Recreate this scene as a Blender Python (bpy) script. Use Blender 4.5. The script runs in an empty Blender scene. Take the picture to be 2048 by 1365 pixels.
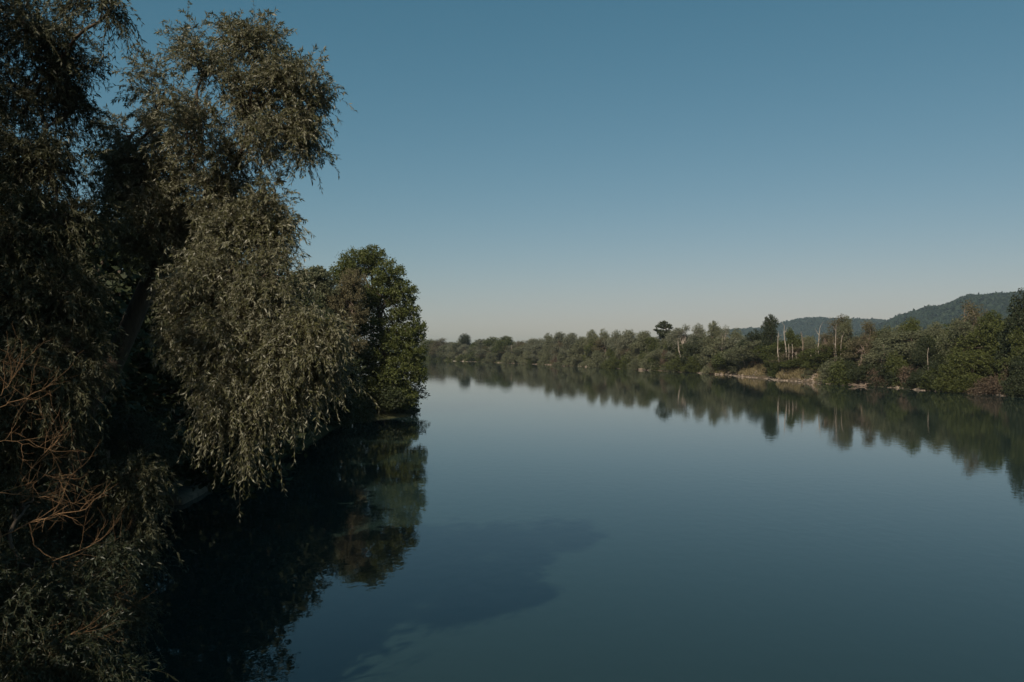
import bpy, math, random
import numpy as np
from mathutils import Vector
R = math.radians
C = bpy.context.scene.collection
S = bpy.context.scene
rng = np.random.default_rng(11)
random.seed(11)

# ------------------------------------------------------------------ camera, sky, sun, exposure
HORIZON = 700.0; FPX = 1593.0; CAMZ = 6.0
cd = bpy.data.cameras.new('camera'); cd.lens = 28.0; cd.sensor_width = 36.0
cd.clip_start = 0.1; cd.clip_end = 9000
cam = bpy.data.objects.new('camera', cd); C.objects.link(cam)
cam.location = (0, 0, CAMZ); cam.rotation_euler = (R(90) + math.atan((HORIZON - 682.5) / FPX), 0, 0)
S.camera = cam
SUN_EL = 36.0
SUN_AZ = (-0.42, -0.91)            # horizontal direction towards the sun: behind the camera, a little left
w = bpy.data.worlds.new("World"); S.world = w; w.use_nodes = True
nt = w.node_tree; bg = nt.nodes['Background']
sky = nt.nodes.new('ShaderNodeTexSky'); sky.sky_type = 'NISHITA'; sky.sun_disc = False
sky.sun_elevation = R(SUN_EL); sky.sun_rotation = math.atan2(SUN_AZ[0], SUN_AZ[1])
sky.altitude = 300; sky.air_density = 1.0; sky.dust_density = 1.0; sky.ozone_density = 2.0
tint = nt.nodes.new('ShaderNodeMix'); tint.data_type = 'RGBA'; tint.blend_type = 'MULTIPLY'
tint.inputs['Factor'].default_value = 1.0; tint.inputs['B'].default_value = (1.0, 1.0, 0.86, 1)
nt.links.new(sky.outputs[0], tint.inputs['A'])
SKY = 0.085                        # the photograph's sky tones: each channel of the sky light gets its own contrast
sp_ = nt.nodes.new('ShaderNodeSeparateColor'); cb_ = nt.nodes.new('ShaderNodeCombineColor'); nt.links.new(tint.outputs['Result'], sp_.inputs[0])
for ch, kk_, gm in ((0, 1.0, 1.3), (1, 0.645, 0.8), (2, 0.69, 0.78)):
    pw = nt.nodes.new('ShaderNodeMath'); pw.operation = 'POWER'; pw.inputs[1].default_value = gm; nt.links.new(sp_.outputs[ch], pw.inputs[0])
    ml = nt.nodes.new('ShaderNodeMath'); ml.operation = 'MULTIPLY'; ml.inputs[1].default_value = kk_ * SKY ** (gm - 1); nt.links.new(pw.outputs[0], ml.inputs[0]); nt.links.new(ml.outputs[0], cb_.inputs[ch])
nt.links.new(cb_.outputs[0], bg.inputs[0])
bg.inputs[1].default_value = SKY
sl = bpy.data.lights.new('sun', 'SUN'); sl.energy = 5.0; sl.angle = R(0.5); sl.color = (1.0, 0.90, 0.76)
so = bpy.data.objects.new('sun', sl); C.objects.link(so)
ce = math.cos(R(SUN_EL))
so.rotation_euler = Vector((SUN_AZ[0] * ce, SUN_AZ[1] * ce, math.sin(R(SUN_EL)))).to_track_quat('Z', 'Y').to_euler()
so.location = (-20, -30, 60)
S.view_settings.view_transform = 'Standard'; S.view_settings.look = 'None'
S.view_settings.gamma = 1.0; S.view_settings.exposure = 0.0
S.render.engine = 'CYCLES'

# ------------------------------------------------------------------ helpers
def P(x, y, D):
    return np.array([(x - 1024) / FPX * D, D, CAMZ + (HORIZON - y) / FPX * D])

def mesh(name, v, q, mat, smooth=False):
    v = np.asarray(v, np.float32); q = np.asarray(q, np.int32)
    me = bpy.data.meshes.new(name)
    me.vertices.add(len(v)); me.vertices.foreach_set('co', v.ravel())
    k = q.shape[1]
    me.loops.add(q.size); me.loops.foreach_set('vertex_index', q.ravel())
    me.polygons.add(len(q)); me.polygons.foreach_set('loop_start', np.arange(0, q.size, k, dtype=np.int32))
    try: me.polygons.foreach_set('loop_total', np.full(len(q), k, np.int32))
    except Exception: pass
    me.materials.append(mat); me.update(calc_edges=True); me.validate()
    if smooth: me.polygons.foreach_set('use_smooth', np.ones(len(q), bool))
    return me

def link(name, me, parent=None):
    o = bpy.data.objects.new(name, me); C.objects.link(o)
    if parent: o.parent = parent
    return o

def tag(o, label=None, cat=None, group=None, kind=None):
    if label: o['label'] = label
    if cat: o['category'] = cat
    if group: o['group'] = group
    if kind: o['kind'] = kind
    return o

def thing(name, label, cat, loc, group=None):
    o = bpy.data.objects.new(name, None); C.objects.link(o); o.location = loc
    o.empty_display_size = 0.3
    return tag(o, label, cat, group)

class Tubes:
    def __init__(s): s.v = []; s.q = []; s.n = 0
    def add(s, pts, rad, sides=6):
        pts = np.asarray(pts, float); rad = np.asarray(rad, float)
        n = len(pts); t = np.gradient(pts, axis=0); t /= np.linalg.norm(t, axis=1)[:, None] + 1e-9
        ref = np.array([1, 0, 0.]) if abs(t[0, 0]) < 0.8 else np.array([0, 1., 0])
        a = np.cross(t, ref); a /= np.linalg.norm(a, axis=1)[:, None] + 1e-9
        b = np.cross(t, a)
        ang = np.arange(sides) / sides * 2 * np.pi
        ring = pts[:, None] + rad[:, None, None] * (np.cos(ang)[None, :, None] * a[:, None] + np.sin(ang)[None, :, None] * b[:, None])
        s.v.append(ring.reshape(-1, 3))
        i, j = np.meshgrid(np.arange(n - 1), np.arange(sides), indexing='ij'); j2 = (j + 1) % sides
        s.q.append((s.n + np.stack([i * sides + j, i * sides + j2, (i + 1) * sides + j2, (i + 1) * sides + j], -1)).reshape(-1, 4))
        s.n += n * sides
    def build(s, name, mat, smooth=True): return mesh(name, np.concatenate(s.v), np.concatenate(s.q), mat, smooth)

def wob(a, b, n, amp, sag=0.0, r=None):
    r = r or rng
    t = np.linspace(0, 1, n)[:, None]
    L = np.linalg.norm(b - a)
    ph = r.uniform(0, 6.28, (3, 2))
    off = np.stack([np.sin(t[:, 0] * 5 + ph[k, 0]) - np.sin(ph[k, 0]) + 0.5 * (np.sin(t[:, 0] * 11 + ph[k, 1]) - np.sin(ph[k, 1])) for k in range(3)], -1)
    p = a + (b - a) * t + off * amp * L * (t * (1 - t) * 4) ** 0.6
    p[:, 2] += sag * L * (t[:, 0] * (1 - t[:, 0])) * 4
    return p

def unit(v): return v / (np.linalg.norm(v, axis=-1, keepdims=True) + 1e-9)

def leaves(c, d, L, W, r=None):
    """rhombic leaves: base c, direction d, length L, width W -> verts, quads"""
    r = r or rng
    n = len(c); d = unit(d)
    s = unit(np.cross(d, r.normal(size=(n, 3))))
    up = np.cross(s, d)
    L = np.broadcast_to(L, n)[:, None]; W = np.broadcast_to(W, n)[:, None]
    m = c + d * L * 0.42 + up * W * 0.15
    v = np.stack([c, m + s * W * 0.5, c + d * L - up * L * 0.08, m - s * W * 0.5], 1).reshape(-1, 3)
    return v, np.arange(4 * n).reshape(-1, 4)

def cloud(lobes, n, size, aspect=0.75, shell=0.55, r=None, droop=0.0):
    """leaf faces through a set of lobes [(centre, radii)]"""
    r = r or rng
    vol = np.array([l[1][0] * l[1][1] * l[1][2] for l in lobes]) ** 0.75
    k = r.choice(len(lobes), n, p=vol / vol.sum())
    cen = np.array([l[0] for l in lobes])[k]; rad = np.array([l[1] for l in lobes])[k]
    u = unit(r.normal(size=(n, 3)))
    # lumpy sub-clusters on each lobe
    sub = unit(np.random.default_rng(5).normal(size=(46, 3)))
    near = sub[np.argmax(u @ sub.T + r.normal(0, 0.10, (n, 46)), 1)]
    u = unit(u * 0.55 + near * 0.45)
    rr = r.uniform(0, 1, n) ** (1 / (1 + 4 * shell))
    rr = rr * (1 + r.normal(0, 0.09, n))
    p = cen + u * rad * rr[:, None]
    d = unit(u * 0.5 + r.normal(size=(n, 3)) * 0.8 + np.array([0, 0, -droop]))
    L = size * r.uniform(0.55, 1.35, n)
    return leaves(p - d * L[:, None] * 0.5, d, L, L * aspect * r.uniform(0.6, 1.2, n), r)

# ------------------------------------------------------------------ materials
def nodes(name):
    m = bpy.data.materials.new(name); m.use_nodes = True
    t = m.node_tree; return m, t, t.nodes['Principled BSDF'], t.nodes['Material Output']

def leaf_mat(name, col, col2, trans=0.35, rough=0.5, spec=0.35, under=None, scale=1.2):
    m, t, b, out = nodes(name)
    N, L = t.nodes.new, t.links.new
    geo = N('ShaderNodeNewGeometry'); oi = N('ShaderNodeObjectInfo'); tc = N('ShaderNodeTexCoord')
    nz = N('ShaderNodeTexNoise'); nz.inputs['Scale'].default_value = scale; nz.inputs['Detail'].default_value = 3
    L(tc.outputs['Object'], nz.inputs['Vector'])
    ad = N('ShaderNodeMath'); ad.operation = 'MULTIPLY_ADD'; ad.inputs[1].default_value = 0.5
    L(geo.outputs['Random Per Island'], ad.inputs[0]); L(nz.outputs['Fac'], ad.inputs[2])
    a2 = N('ShaderNodeMath'); a2.operation = 'MULTIPLY_ADD'; a2.inputs[1].default_value = 0.6
    L(oi.outputs['Random'], a2.inputs[0]); L(ad.outputs[0], a2.inputs[2])
    mr = N('ShaderNodeMapRange'); mr.inputs['From Min'].default_value = 0.35; mr.inputs['From Max'].default_value = 1.5
    L(a2.outputs[0], mr.inputs['Value'])
    mx = N('ShaderNodeMix'); mx.data_type = 'RGBA'
    mx.inputs['A'].default_value = (*col, 1); mx.inputs['B'].default_value = (*col2, 1)
    L(mr.outputs['Result'], mx.inputs['Factor'])
    o = mx.outputs['Result']
    if under:
        m2 = N('ShaderNodeMix'); m2.data_type = 'RGBA'; m2.inputs['B'].default_value = (*under, 1)
        L(geo.outputs['Backfacing'], m2.inputs['Factor']); L(o, m2.inputs['A']); o = m2.outputs['Result']
    L(o, b.inputs['Base Color']); b.inputs['Roughness'].default_value = rough
    b.inputs['Specular IOR Level'].default_value = spec
    tr = N('ShaderNodeBsdfTranslucent'); L(o, tr.inputs['Color'])
    ms = N('ShaderNodeMixShader'); ms.inputs[0].default_value = trans
    L(b.outputs[0], ms.inputs[1]); L(tr.outputs[0], ms.inputs[2]); L(ms.outputs[0], out.inputs['Surface'])
    return m

def noise_mat(name, cols, scale=3.0, rough=0.9, bump=0.3, stretch=(1, 1, 1), coord='Object', spec=0.3, detail=6):
    m, t, b, out = nodes(name)
    N, L = t.nodes.new, t.links.new
    tc = N('ShaderNodeTexCoord'); mp = N('ShaderNodeMapping'); mp.inputs['Scale'].default_value = stretch
    nz = N('ShaderNodeTexNoise'); nz.inputs['Scale'].default_value = scale; nz.inputs['Detail'].default_value = detail
    nz.inputs['Roughness'].default_value = 0.65
    L(tc.outputs[coord], mp.inputs[0]); L(mp.outputs[0], nz.inputs['Vector'])
    cr = N('ShaderNodeValToRGB'); e = cr.color_ramp.elements
    e[0].position = 0.3; e[1].position = 0.7
    e[0].color = (*cols[0], 1); e[1].color = (*cols[-1], 1)
    for i, c in enumerate(cols[1:-1]): x = e.new(0.3 + 0.4 * (i + 1) / (len(cols) - 1)); x.color = (*c, 1)
    L(nz.outputs['Fac'], cr.inputs[0]); L(cr.outputs[0], b.inputs['Base Color'])
    b.inputs['Roughness'].default_value = rough; b.inputs['Specular IOR Level'].default_value = spec
    bp = N('ShaderNodeBump'); bp.inputs['Strength'].default_value = bump; bp.inputs['Distance'].default_value = 0.1
    L(nz.outputs['Fac'], bp.inputs['Height']); L(bp.outputs[0], b.inputs['Normal'])
    return m

M = {}
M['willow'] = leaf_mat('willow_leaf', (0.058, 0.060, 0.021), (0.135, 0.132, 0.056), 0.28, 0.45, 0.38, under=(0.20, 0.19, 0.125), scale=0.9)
M['willow_shade'] = leaf_mat('willow_leaf_shade', (0.019, 0.022, 0.008), (0.046, 0.047, 0.018), 0.22, 0.5, 0.28, under=(0.10, 0.10, 0.06), scale=0.9)  # willow leaf darkened, the left side's shade put into its colour
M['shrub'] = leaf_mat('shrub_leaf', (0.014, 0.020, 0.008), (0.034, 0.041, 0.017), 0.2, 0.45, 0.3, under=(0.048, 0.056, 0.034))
M['green'] = leaf_mat('green_leaf', (0.060, 0.074, 0.017), (0.125, 0.138, 0.040), 0.35, 0.5, 0.3, scale=0.5)
M['bright'] = leaf_mat('bright_leaf', (0.046, 0.058, 0.015), (0.088, 0.098, 0.026), 0.3, 0.55, 0.25, scale=0.5)
M['olive'] = leaf_mat('olive_leaf', (0.085, 0.094, 0.048), (0.155, 0.158, 0.086), 0.3, 0.6, 0.25, scale=0.35)
M['grey'] = leaf_mat('grey_leaf', (0.10, 0.108, 0.066), (0.175, 0.178, 0.115), 0.3, 0.6, 0.25, scale=0.35)
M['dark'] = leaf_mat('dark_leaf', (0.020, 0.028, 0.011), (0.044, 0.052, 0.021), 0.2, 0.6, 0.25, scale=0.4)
M['brown'] = leaf_mat('brown_leaf', (0.085, 0.073, 0.037), (0.135, 0.118, 0.062), 0.3, 0.65, 0.2, scale=0.5)
M['rusty'] = leaf_mat('rusty_twig', (0.09, 0.063, 0.042), (0.135, 0.10, 0.066), 0.3, 0.7, 0.2, scale=0.5)
M['pale'] = leaf_mat('pale_leaf', (0.16, 0.16, 0.08), (0.27, 0.26, 0.15), 0.3, 0.6, 0.25, scale=0.5)
M['drygrass'] = leaf_mat('dry_grass', (0.13, 0.11, 0.055), (0.25, 0.20, 0.105), 0.3, 0.7, 0.2, scale=0.25)
M['greengrass'] = leaf_mat('green_grass', (0.05, 0.065, 0.02), (0.10, 0.105, 0.04), 0.3, 0.7, 0.2, scale=0.25)
M['hill'] = leaf_mat('hill_leaf', (0.011, 0.023, 0.012), (0.026, 0.041, 0.020), 0.15, 0.7, 0.15, scale=0.012)
M['bark'] = noise_mat('bark', [(0.035, 0.026, 0.018), (0.075, 0.056, 0.04), (0.12, 0.09, 0.065)], 6, bump=0.6, stretch=(1, 1, 0.25))
M['bark_warm'] = noise_mat('bark_warm', [(0.07, 0.042, 0.022), (0.155, 0.09, 0.043), (0.24, 0.14, 0.068)], 14, bump=0.3, stretch=(1, 1, 1))
M['bark_pale'] = noise_mat('bark_pale', [(0.16, 0.13, 0.10), (0.29, 0.245, 0.195), (0.40, 0.34, 0.28)], 3, bump=0.3, stretch=(1, 1, 0.3))
M['bark_mid'] = noise_mat('bark_mid', [(0.10, 0.075, 0.055), (0.19, 0.14, 0.105), (0.26, 0.20, 0.15)], 3, bump=0.3, stretch=(1, 1, 0.3))
M['shoot'] = noise_mat('shoot', [(0.05, 0.045, 0.022), (0.10, 0.08, 0.04)], 6, bump=0.0)
M['stone'] = noise_mat('stone', [(0.07, 0.055, 0.042), (0.17, 0.135, 0.10), (0.30, 0.24, 0.185)], 0.8, bump=0.4)
M['slab'] = noise_mat('slab', [(0.05, 0.038, 0.026), (0.10, 0.077, 0.054), (0.15, 0.115, 0.085)], 2.2, bump=0.5)

# ------------------------------------------------------------------ river course
LD = [-3000, -40, 0, 8, 15, 24, 30, 37, 42, 53, 62, 68, 72, 78, 90, 110, 200, 300, 400, 480, 560, 640, 3000]
LX = [-9, -9, -4.5, -5.6, -8, -11.5, -13.3, -14, -12.9, -13.0, -13.6, -12.0, -9.2, -8.9, -11.5, -17, -44, -90, -170, -290, -470, -760, -4000]
RD = [-3000, 0, 60, 100, 119, 136, 150, 159, 191, 233, 318, 434, 478, 510, 540, 580, 640, 3000]
RX = [60, 66, 66, 64.6, 62, 57.8, 54.6, 53.5, 51.5, 40.3, 15.2, -34, -49, -90, -180, -330, -760, -4000]
def XL(d): return np.interp(d, LD, LX)
def XR(d): return np.interp(d, RD, RX) + 0.8 * np.sin(np.asarray(d) * 0.31) + 0.5 * np.sin(np.asarray(d) * 0.83)
def sdist(x, y):
    e = 1.0
    sl_ = (XL(y + e) - XL(y - e)) / (2 * e); sr_ = (XR(y + 4) - XR(y - 4)) / 8
    return np.minimum((x - XL(y)) / np.sqrt(1 + sl_ ** 2), (XR(y) - x) / np.sqrt(1 + sr_ ** 2))
def ridge(x, y):
    """hills to the right: near one about 1.8 km, a lower one further"""
    az = np.clip(x / np.maximum(y, 1), -2, 3) * FPX + 1024
    d = np.hypot(x, y)
    pn = np.interp(az, [1480, 1600, 1700, 1750, 1780, 1800, 1850, 1900, 1920, 1935, 2048, 2300, 3000, 4500], [700, 690, 664, 648, 636, 627, 614.5, 608, 597, 594, 590, 583, 600, 690])
    pf = np.interp(az, [1300, 1380, 1440, 1470, 1520, 1550, 1580, 1595, 1640, 1700, 1760, 1900, 2300], [700, 688, 660, 655.5, 654, 646, 641, 636, 634, 638, 640, 660, 700])
    front = (y > 0)
    hn = (700 - pn) / FPX * 1800 - 14; hf = (700 - pf) / FPX * 2500 - 8
    bn = np.exp(-((d * 1.0 - 1900) / 480) ** 2); bf = np.exp(-((d - 2620) / 330) ** 2)
    return np.where(front, np.maximum(hn * bn * (pn < 699), hf * bf * (pf < 699)), 0)
def ground_z(x, y):
    s = sdist(x, y)
    bluff = np.exp(-(((y - 165) / 26) ** 4)) * (x > 20)
    top = 1.5 + 1.3 * bluff
    near = (x < 20) & (y < 100)
    top = np.where(near, np.where(y > 60, 0.8, 2.2), top)
    wdt = np.where(near, 4.5, 5.0 - 2.2 * bluff)
    n = 0.25 * np.sin(x * 0.71 + 1.3 * np.sin(y * 0.37)) + 0.25 * np.sin(y * 0.53 + x * 0.21) + 0.15 * np.sin(x * 1.9 + y * 1.3)
    z = np.where(s > 0, -np.clip(s * 0.35, 0, 2.2), np.clip(-s / wdt, 0, 1) ** 0.8 * top)
    z = z + n * np.clip(np.abs(s) / 6, 0, 1) * 0.8
    return z + ridge(x, y)

# terrain sheet
ang = np.unique(np.concatenate([np.linspace(-45, 45, 440), np.linspace(45, 315, 110)]))
ang = R(1) * ang[:-1]
rad = np.exp(np.linspace(np.log(1.0), np.log(3400), 430))
AA, RR = np.meshgrid(ang, rad)
gx = (np.sin(AA) * RR).ravel(); gy = (np.cos(AA) * RR).ravel()
gv = np.stack([gx, gy, ground_z(gx, gy)], 1)
na = len(ang); i, j = np.meshgrid(np.arange(len(rad) - 1), np.arange(na), indexing='ij'); j2 = (j + 1) % na
gq = np.stack([i * na + j, (i + 1) * na + j, (i + 1) * na + j2, i * na + j2], -1).reshape(-1, 4)
cidx = len(gv)
m, t, b, out = nodes('ground'); N, L = t.nodes.new, t.links.new
geo = N('ShaderNodeNewGeometry'); sep = N('ShaderNodeSeparateXYZ'); L(geo.outputs['Position'], sep.inputs[0])
n1 = N('ShaderNodeTexNoise'); n1.inputs['Scale'].default_value = 0.35; n1.inputs['Detail'].default_value = 8; L(geo.outputs['Position'], n1.inputs['Vector'])
n2 = N('ShaderNodeTexNoise'); n2.inputs['Scale'].default_value = 2.5; n2.inputs['Detail'].default_value = 6; L(geo.outputs['Position'], n2.inputs['Vector'])
c1 = N('ShaderNodeMix'); c1.data_type = 'RGBA'; c1.inputs['A'].default_value = (0.028, 0.032, 0.014, 1); c1.inputs['B'].default_value = (0.075, 0.07, 0.032, 1); L(n1.outputs['Fac'], c1.inputs['Factor'])
c2 = N('ShaderNodeMix'); c2.data_type = 'RGBA'; c2.inputs['A'].default_value = (0.05, 0.038, 0.026, 1); c2.inputs['B'].default_value = (0.13, 0.10, 0.066, 1); L(n2.outputs['Fac'], c2.inputs['Factor'])
hz = N('ShaderNodeMath'); hz.operation = 'MULTIPLY_ADD'; hz.inputs[1].default_value = -1.6; L(n1.outputs['Fac'], hz.inputs[0]); L(sep.outputs['Z'], hz.inputs[2])
mr = N('ShaderNodeMapRange'); mr.inputs['From Min'].default_value = -0.5; mr.inputs['From Max'].default_value = 0.3; L(hz.outputs[0], mr.inputs['Value'])
xr = N('ShaderNodeMapRange'); xr.inputs['From Min'].default_value = 0.0; xr.inputs['From Max'].default_value = 10.0; xr.inputs['To Min'].default_value = 1.0; xr.inputs['To Max'].default_value = 0.0; L(sep.outputs['X'], xr.inputs['Value'])
mxx = N('ShaderNodeMath'); mxx.operation = 'MAXIMUM'; L(xr.outputs['Result'], mxx.inputs[0]); L(mr.outputs['Result'], mxx.inputs[1])
c3 = N('ShaderNodeMix'); c3.data_type = 'RGBA'; L(mxx.outputs[0], c3.inputs['Factor']); L(c2.outputs['Result'], c3.inputs['A']); L(c1.outputs['Result'], c3.inputs['B'])
L(c3.outputs['Result'], b.inputs['Base Color']); b.inputs['Roughness'].default_value = 0.95; b.inputs['Specular IOR Level'].default_value = 0.1
bp = N('ShaderNodeBump'); bp.inputs['Strength'].default_value = 0.6; bp.inputs['Distance'].default_value = 0.2; L(n2.outputs['Fac'], bp.inputs['Height']); L(bp.outputs[0], b.inputs['Normal'])
g = link('ground', mesh('ground', gv, gq, m, True)); tag(g, kind='structure')

# water
m, t, b, out = nodes('river_water'); N, L = t.nodes.new, t.links.new
b.inputs['Base Color'].default_value = (0.014, 0.0265, 0.0235, 1); b.inputs['IOR'].default_value = 1.45
b.inputs['Roughness'].default_value = 0.02
geo = N('ShaderNodeNewGeometry')
mp = N('ShaderNodeMapping'); mp.inputs['Scale'].default_value = (1.0, 0.7, 1); L(geo.outputs['Position'], mp.inputs[0])
na_ = N('ShaderNodeTexNoise'); na_.inputs['Scale'].default_value = 2.2; na_.inputs['Detail'].default_value = 3; L(mp.outputs[0], na_.inputs['Vector'])
nb_ = N('ShaderNodeTexNoise'); nb_.inputs['Scale'].default_value = 0.12; nb_.inputs['Detail'].default_value = 2; L(mp.outputs[0], nb_.inputs['Vector'])
mm = N('ShaderNodeMath'); mm.operation = 'MULTIPLY'; L(na_.outputs['Fac'], mm.inputs[0]); L(nb_.outputs['Fac'], mm.inputs[1])
bp = N('ShaderNodeBump'); bp.inputs['Strength'].default_value = 1.0; bp.inputs['Distance'].default_value = 0.0075; L(mm.outputs[0], bp.inputs['Height']); L(bp.outputs[0], b.inputs['Normal'])
wv = [(-3000, -3000, 0), (3000, -3000, 0), (3000, 1000, 0), (-3000, 1000, 0)]
wtr = link('river_water', mesh('river_water', wv, [(0, 1, 2, 3)], m)); tag(wtr, kind='structure')

# ------------------------------------------------------------------ trees from lobes
def tree_meshes(lobes, base, n, size, leafm, barkm, tr, seed, aspect=0.75, shell=0.55, fork=None, droop=0.0, twigs=3, origin=None):
    r = np.random.default_rng(seed)
    base = np.asarray(base, float)
    origin = base if origin is None else origin
    v, q = cloud(lobes, n, size, aspect, shell, r, droop)
    crown = mesh('crown', v - origin, q, leafm)
    T = Tubes()
    cen = np.array([l[0] for l in lobes]); mid = cen.mean(0)
    top = cen[np.argmax(cen[:, 2])]
    if fork is None: fork = base + (mid - base) * np.array([0.6, 0.6, 0.62])
    fork = np.asarray(fork, float)
    trunk = wob(base + np.array([0, 0, -0.4]), fork, 7, 0.03, r=r)
    T.add(trunk, np.linspace(tr * 1.25, tr * 0.75, 7), 8)
    lead = wob(fork, top + (top - fork) * 0.03, 7, 0.05, r=r); T.add(lead, np.linspace(tr * 0.75, tr * 0.1, 7), 6)
    for c, rd in lobes:
        k = r.integers(2, 6)
        s = trunk[r.integers(4, 7)] if c[2] < fork[2] + 0.15 * (top[2] - fork[2]) else lead[k - 1]
        p = wob(s, np.asarray(c, float), 6, 0.07, 0.06, r=r); T.add(p, np.linspace(tr * 0.33, tr * 0.09, 6), 5)
        for _ in range(twigs):
            e = c + unit(r.normal(size=3)) * rd * 0.85
            T.add(wob(p[r.integers(3, 6)], e, 4, 0.08, r=r), np.linspace(tr * 0.1, tr * 0.03, 4), 4)
    T.v = [x - origin for x in T.v]
    return T.build('trunk', barkm), crown

def generic_lobes(H, W, base_frac, nl, r, narrow=0.0, flat=1.0):
    out = []
    for k in range(nl):
        t = (k + r.uniform(0, 1)) / nl
        z = H * (base_frac + (1 - base_frac) * (0.06 + 0.84 * t))
        env = math.sin(math.pi * min(1, 0.18 + 0.78 * t)) ** 0.6 * (1 - narrow * t)
        a = r.uniform(0, 6.283); q = W * 0.5 * env * math.sqrt(r.uniform(0.05, 0.8))
        s = W * r.uniform(0.15, 0.25)
        out.append((np.array([math.cos(a) * q, math.sin(a) * q, z - s * 0.3]), np.array([s, s, s * r.uniform(0.7, 1.1) * flat])))
    return out

KINDS = {  # leafmat, bark, H, W, crown base, lobes, leaves, leaf size, shell, narrow, droop
 'olive': ('olive', 'bark_mid', 12, 9, 0.10, 22, 9000, 0.34, 0.5, 0.3, 0.2),
 'grey': ('grey', 'bark_mid', 12, 8, 0.10, 20, 8500, 0.32, 0.4, 0.45, 0.2),
 'green': ('bright', 'bark', 12, 9, 0.08, 20, 9000, 0.36, 0.6, 0.2, 0),
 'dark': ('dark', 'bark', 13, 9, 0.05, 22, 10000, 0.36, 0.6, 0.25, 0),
 'brown': ('brown', 'bark_mid', 13, 7, 0.16, 20, 5500, 0.26, 0.2, 0.35, 0),
 'sparse': ('grey', 'bark_pale', 14, 7, 0.45, 13, 2600, 0.28, 0.2, 0.1, 0),
 'bush': ('bright', 'bark', 4.2, 6.5, 0.0, 16, 6500, 0.26, 0.6, 0.3, 0),
 'olivebush': ('olive', 'bark', 4.0, 6.0, 0.0, 14, 5500, 0.24, 0.5, 0.3, 0.2),
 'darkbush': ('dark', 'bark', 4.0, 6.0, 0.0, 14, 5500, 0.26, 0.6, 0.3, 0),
 'palebush': ('pale', 'bark_mid', 3.0, 2.6, 0.0, 8, 1500, 0.22, 0.4, 0.3, 0),
 'rustbush': ('rusty', 'bark_mid', 3.0, 5.0, 0.0, 12, 3000, 0.20, 0.2, 0.3, 0),
}
PROTO = {}
def protos(kind):
    if kind not in PROTO:
        lm, bm, H, W, bf, nl, n, sz, sh, nar, dr = KINDS[kind]; n = int(n * 1.7); sz *= 0.77
        PROTO[kind] = []
        for vv in range(1 if kind == 'palebush' else (2 if 'bush' in kind else 3)):
            r = np.random.default_rng(sum(map(ord, kind)) * 7 + vv)
            lb = generic_lobes(H, W, bf, nl, r, nar)
            PROTO[kind].append(tree_meshes(lb, np.zeros(3), n, sz, M[lm], M[bm], H * 0.016 + 0.03, 100 + vv, shell=sh, droop=dr, twigs=3 if kind != 'sparse' else 6))
    return PROTO[kind]
USED = {}; DIM = {}
def place(kind, x, y, H, W, label, cat='tree', group=None, name=None, rot=None):
    pr = protos(kind); u = USED.get(kind, 0); USED[kind] = u + 1
    tm, cm = pr[u % len(pr)]
    if cm.name not in DIM:
        co = np.empty(len(cm.vertices) * 3, np.float32); cm.vertices.foreach_get('co', co); co = co.reshape(-1, 3)
        DIM[cm.name] = (float(np.percentile(co[:, 2], 99.7)), 2 * float(np.percentile(np.abs(co[:, 0]), 98)))
    h0, w0 = DIM[cm.name]
    nm = name or {'bush': 'green_bush', 'olivebush': 'willow_bush', 'darkbush': 'dark_bush', 'palebush': 'flowering_bush', 'rustbush': 'brown_bush',
                  'olive': 'willow_tree', 'grey': 'willow_tree', 'green': 'broadleaf_tree', 'dark': 'broadleaf_tree', 'brown': 'poplar_tree', 'sparse': 'poplar_tree'}[kind]
    z = float(ground_z(np.array([x]), np.array([y]))[0]); z = max(z, 0.0) - 0.1
    o = thing(nm, label, cat, (x, y, z), group)
    o.rotation_euler = (0, 0, rot if rot is not None else random.uniform(0, 6.28))
    o.scale = (W / w0, W / w0, (H - z) / h0)
    link('trunk', tm, o); link('crown', cm, o)
    return o

def bankD(px):
    """distance at which the view column px meets the right bank"""
    d = np.linspace(60, 640, 4000); x = (px - 1024) / FPX * d
    k = np.where(XR(d) < x)[0]
    return d[k[0]] if len(k) else 480.0
FG = 'trees along the far bank'
def far(px, top, wpx, kind, label, back=4.0, group=FG, cat='tree', name=None, rot=None):
    D = bankD(px) + back
    return place(kind, (px - 1024) / FPX * D, D, CAMZ + (HORIZON - top) / FPX * D, wpx / FPX * D, label, cat, group, name, rot)

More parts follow.
